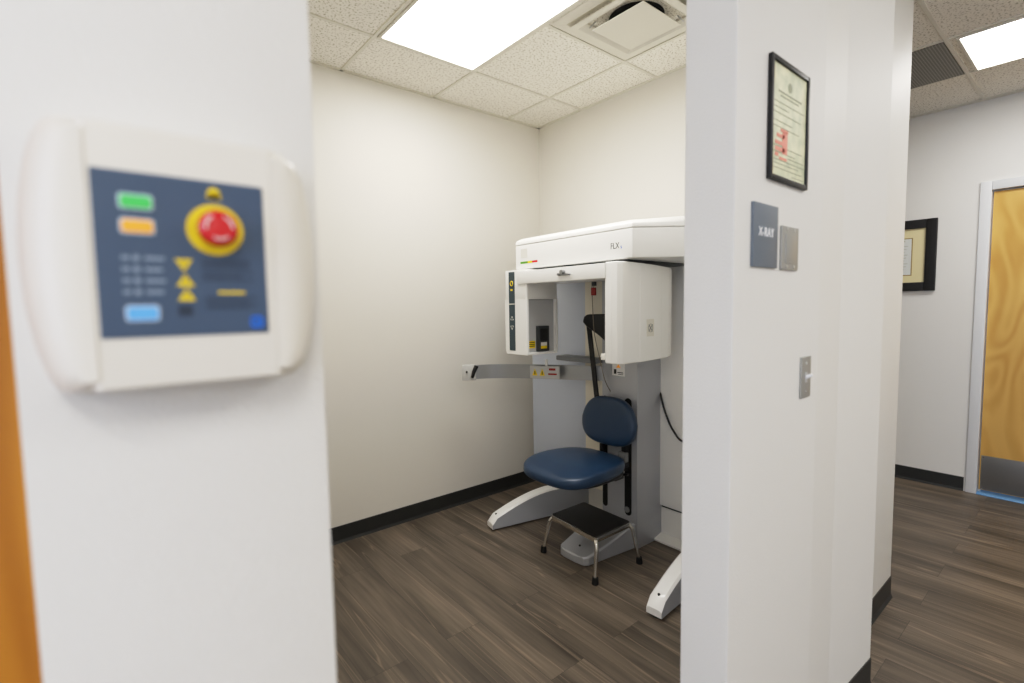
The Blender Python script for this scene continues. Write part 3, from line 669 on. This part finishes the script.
# ------------------------------------------------------------------ patient seat on the column rails
def pad(b, c_, ax, ay, az, e1, e2, ax_dir=None, nu=48, nv=18, fn=None):
    """superellipsoid cushion: ax, ay in the pad's plane, az thickness"""
    X, Y, Z = ax_dir or (Vector((1, 0, 0)), Vector((0, 1, 0)), Vector((0, 0, 1)))
    t_ = bmesh.new(); rs = []
    for j in range(1, nv):
        v = -PI/2+PI*j/nv; cr, sr = sgnp(math.cos(v), e2), sgnp(math.sin(v), e2); ring = []
        for i in range(nu):
            u = 2*PI*i/nu; px, py = sgnp(math.cos(u), e1)*cr*ax, sgnp(math.sin(u), e1)*cr*ay; pz = sr*az
            if fn: px, py, pz = fn(px, py, pz)
            ring.append(t_.verts.new(Vector(c_)+X*px+Y*py+Z*pz))
        rs.append(ring)
    for a, b_ in zip(rs, rs[1:]):
        for i in range(nu): t_.faces.new((a[i], a[(i+1) % nu], b_[(i+1) % nu], b_[i]))
    t_.faces.new(rs[0][::-1]); t_.faces.new(rs[-1]); bmesh.ops.recalc_face_normals(t_, faces=t_.faces[:]); merge(b, t_)
def seat():
    t = thing('patient_seat', 'navy blue padded seat with rounded backrest mounted on the machine column', 'seat', (2.0, 1.80, .47))
    def f1(x, y, z):   # narrower toward the back, slightly crowned
        k = 1-.16*max(0, x)/.24; return x, y*k, z+.012*(1-(x/.26)**2)*(1 if z > 0 else .2)-.012*max(0, -x-.1)/.14
    b = NB(); pad(b, (1.925, 1.815, .524), .256, .238, .036, .60, .45, None, 64, 20, f1); obj('seat_cushion', b, M['navy'], t, 60)
    b = NB(); pad(b, (1.94, 1.80, .492), .21, .20, .020, .6, .5); bx(b, (2.08, 1.70, .475), (2.245, 1.745, .505), .004); bx(b, (2.08, 1.87, .475), (2.245, 1.905, .505), .004)
    tube(b, [(1.86, 1.66, .475), (1.86, 1.72, .474)], .006, 8); tube(b, [(2.10, 1.60, .49), (2.10, 1.66, .476), (2.12, 1.70, .478)], .007, 8); bx(b, (2.02, 1.62, .466), (2.09, 1.66, .482), .004); obj('under_plate', b, M['black'], t, 60)
    ang = R(6); X = Vector((0, 1, 0)); Zd = Vector((-math.cos(ang), 0, math.sin(ang)*-1)); Yd = Vector((math.sin(ang)*1, 0, math.cos(ang)))
    Yd = Vector((.10, 0, .995)).normalized(); Zd = Vector((-.995, 0, .10)).normalized()
    def f2(x, y, z):
        k = 1-.20*max(0, y)/.145; return x*k, y-.02*(x/.19)**2*0, z-.02*(1-(abs(x)/.19)**2)*0
    b = NB(); pad(b, (2.178, 1.795, .737), .190, .137, .034, .70, .5, (X, Yd, Zd), 64, 18, f2); bk = obj('backrest', b, M['navy'], t, 60)
    b = NB(); pad(b, (2.205, 1.795, .737), .165, .12, .012, .75, .5, (X, Yd, Zd), 40, 10, f2); obj('back_shell', b, M['black'], bk, 60)
    for y, w_ in ((1.727, .017), (1.893, .012)):
        b = NB(); bx(b, (2.225, y-w_, .45), (2.258, y+w_, .70), .003); bx(b, (2.205, y-w_, .62), (2.24, y+w_, .76), .003); obj('rail_arm', b, M['black'], t)
    b = NB(); bx(b, (2.205, 1.70, .505), (2.235, 1.755, .56), .004); obj('clamp', b, M['grey'], t)
    # headrest on its bar
    b = NB(); P0, P1 = Vector((2.205, 1.905, .84)), Vector((2.15, 1.922, 1.315)); d = (P1-P0); w_ = .014
    loft(b, [[p+Vector((-.006, w_, 0)), p+Vector((-.006, -w_, 0)), p+Vector((.006, -w_, 0)), p+Vector((.006, w_, 0))] for p in (P0, P0+d*.5, P1)]); obj('headrest_bar', b, M['black'], t)
    b = NB(); prism(b, [(1.915, 1.298), (1.905, 1.330), (1.88, 1.342), (1.70, 1.345), (1.70, 1.16), (1.80, 1.228), (1.885, 1.272)], 0, 2.09, 2.165, .012, 3); obj('headrest', b, M['black'], t, 50)
seat()

# ------------------------------------------------------------------ step stool
def stool():
    t = thing('step_stool', 'low chrome step stool with black ribbed tread below the navy seat', 'step stool', (1.99, 1.78, 0))
    cor = [(1.842, 1.600), (2.128, 1.598), (2.140, 1.955), (1.868, 1.960)]
    c_ = Vector((sum(p[0] for p in cor)/4, sum(p[1] for p in cor)/4))
    def rnd(s, r=.018):
        pts = []
        for i in range(4):
            p = Vector(cor[i]); a = Vector(cor[i-1]); e = Vector(cor[(i+1) % 4]); p = c_+(p-c_)*s; a = c_+(a-c_)*s; e = c_+(e-c_)*s
            q0 = p+(a-p).normalized()*r; q1 = p+(e-p).normalized()*r
            for k in range(6):
                u = k/5; pts.append(tuple(q0*(1-u)**2+p*2*u*(1-u)+q1*u*u))
        return pts
    b = NB(); prism(b, rnd(1.0), 2, .196, .222, .003, 2); obj('rim', b, M['chrome'], t, label='polished chrome rim')
    b = NB(); prism(b, rnd(.965, .014), 2, .2215, .226, .0015, 2); obj('tread', b, M['tread'], t, label='black ribbed rubber tread')
    feet = [(1.815, 1.585), (2.148, 1.562), (2.175, 1.985), (1.842, 1.99)]
    for (cx_, cy_), (fx, fy) in zip(cor, feet):
        p = c_+(Vector((cx_, cy_))-c_)*.93; f = Vector((fx, fy)); q = c_+(Vector((cx_, cy_))-c_)*1.03
        pts = spline([(*p, .205), (*(p*.4+q*.6), .190), (*q, .165), (*(q*.5+f*.5), .09), (*f, .012)], 6)
        b = NB(); tube(b, pts, .0105, 14); lg = obj('leg', b, M['chrome'], t, 60)
        b = NB(); tube(b, [(fx, fy, .0), (fx, fy, .006), (fx-(f.x-q.x)*.1, fy, .035)], [.0165, .0175, .0145], 16); obj('rubber_foot', b, M['rubber'], lg)
stool()

# ------------------------------------------------------------------ repeated small pieces become parts of their own
def islands(name):
    for o in [o for o in C.objects if o.type == 'MESH' and o.name.split('.')[0] == name]:
        bm = bmesh.new(); bm.from_mesh(o.data); seen = {}; n = 0
        for v in bm.verts:
            if v.index in seen: continue
            st = [v]; seen[v.index] = n
            while st:
                q = st.pop()
                for e in q.link_edges:
                    w_ = e.other_vert(q)
                    if w_.index not in seen: seen[w_.index] = n; st.append(w_)
            n += 1
        for k in range(1, n):
            c = bm.copy(); c.verts.ensure_lookup_table()
            bmesh.ops.delete(c, geom=[v for v in c.verts if seen[v.index] != k], context='VERTS')
            me = o.data.copy(); c.to_mesh(me); c.free(); d = o.copy(); d.data = me; C.objects.link(d)
        if n > 1:
            bmesh.ops.delete(bm, geom=[v for v in bm.verts if seen[v.index] != 0], context='VERTS'); bm.to_mesh(o.data)
        bm.free()
for nm in SPLIT: islands(nm)

# ------------------------------------------------------------------ lamps (window daylight from behind the camera's left, kept off the picture)
def area(name, loc, rot, sx, sy, e, col):
    l = bpy.data.lights.new(name, 'AREA'); l.shape = 'RECTANGLE'; l.size = sx; l.size_y = sy; l.energy = e; l.color = lin(col)
    o = bpy.data.objects.new(name, l); C.objects.link(o); o.location = loc; o.rotation_euler = rot
    return o
area('daylight_lamp', (-2.9, -.8, 1.75), (R(90), 0, R(-90)), 1.8, 1.6, 42, (196, 214, 255))
w = bpy.data.worlds.new('world'); bpy.context.scene.world = w; w.use_nodes = True
w.node_tree.nodes['Background'].inputs[0].default_value = (.8, .85, 1, 1); w.node_tree.nodes['Background'].inputs[1].default_value = .2

# ------------------------------------------------------------------ camera
f, yaw, pitch, roll, h = 493.313, R(50.605), R(4.106), R(-.9), 1.3951
F = Vector((math.cos(yaw)*math.cos(pitch), math.sin(yaw)*math.cos(pitch), -math.sin(pitch)))
Rt = F.cross(Vector((0, 0, 1))).normalized(); U = Rt.cross(F)
R2 = Rt*math.cos(roll)+U*math.sin(roll); U2 = -Rt*math.sin(roll)+U*math.cos(roll)
cam = bpy.data.cameras.new('camera'); co = bpy.data.objects.new('camera', cam); C.objects.link(co)
mw = Matrix((R2, U2, -F)).transposed().to_4x4(); mw.translation = Vector((0, 0, h)); co.matrix_world = mw
cam.sensor_width = 36; cam.lens = f/1024*36; cam.clip_start = .02
cam.dof.use_dof = True; cam.dof.focus_distance = 2.9; cam.dof.aperture_fstop = 2.3
sc = bpy.context.scene; sc.camera = co
sc.view_settings.view_transform = 'Standard'; sc.view_settings.look = 'None'; sc.view_settings.exposure = 0
vs = sc.view_settings; vs.use_curve_mapping = True; cm = vs.curve_mapping; cm.white_level = (1.8, 1.8, 1.8); cv = cm.curves[3]
cv.points[0].location = (0, 0); cv.points[1].location = (1, 1)
for q in ((.05/1.8, .042), (.2/1.8, .192), (.4/1.8, .41), (.7/1.8, .655), (1/1.8, .80), (1.35/1.8, .92)): cv.points.new(*q)
cm.update()
sc.cycles.max_bounces = 12; sc.cycles.diffuse_bounces = 8
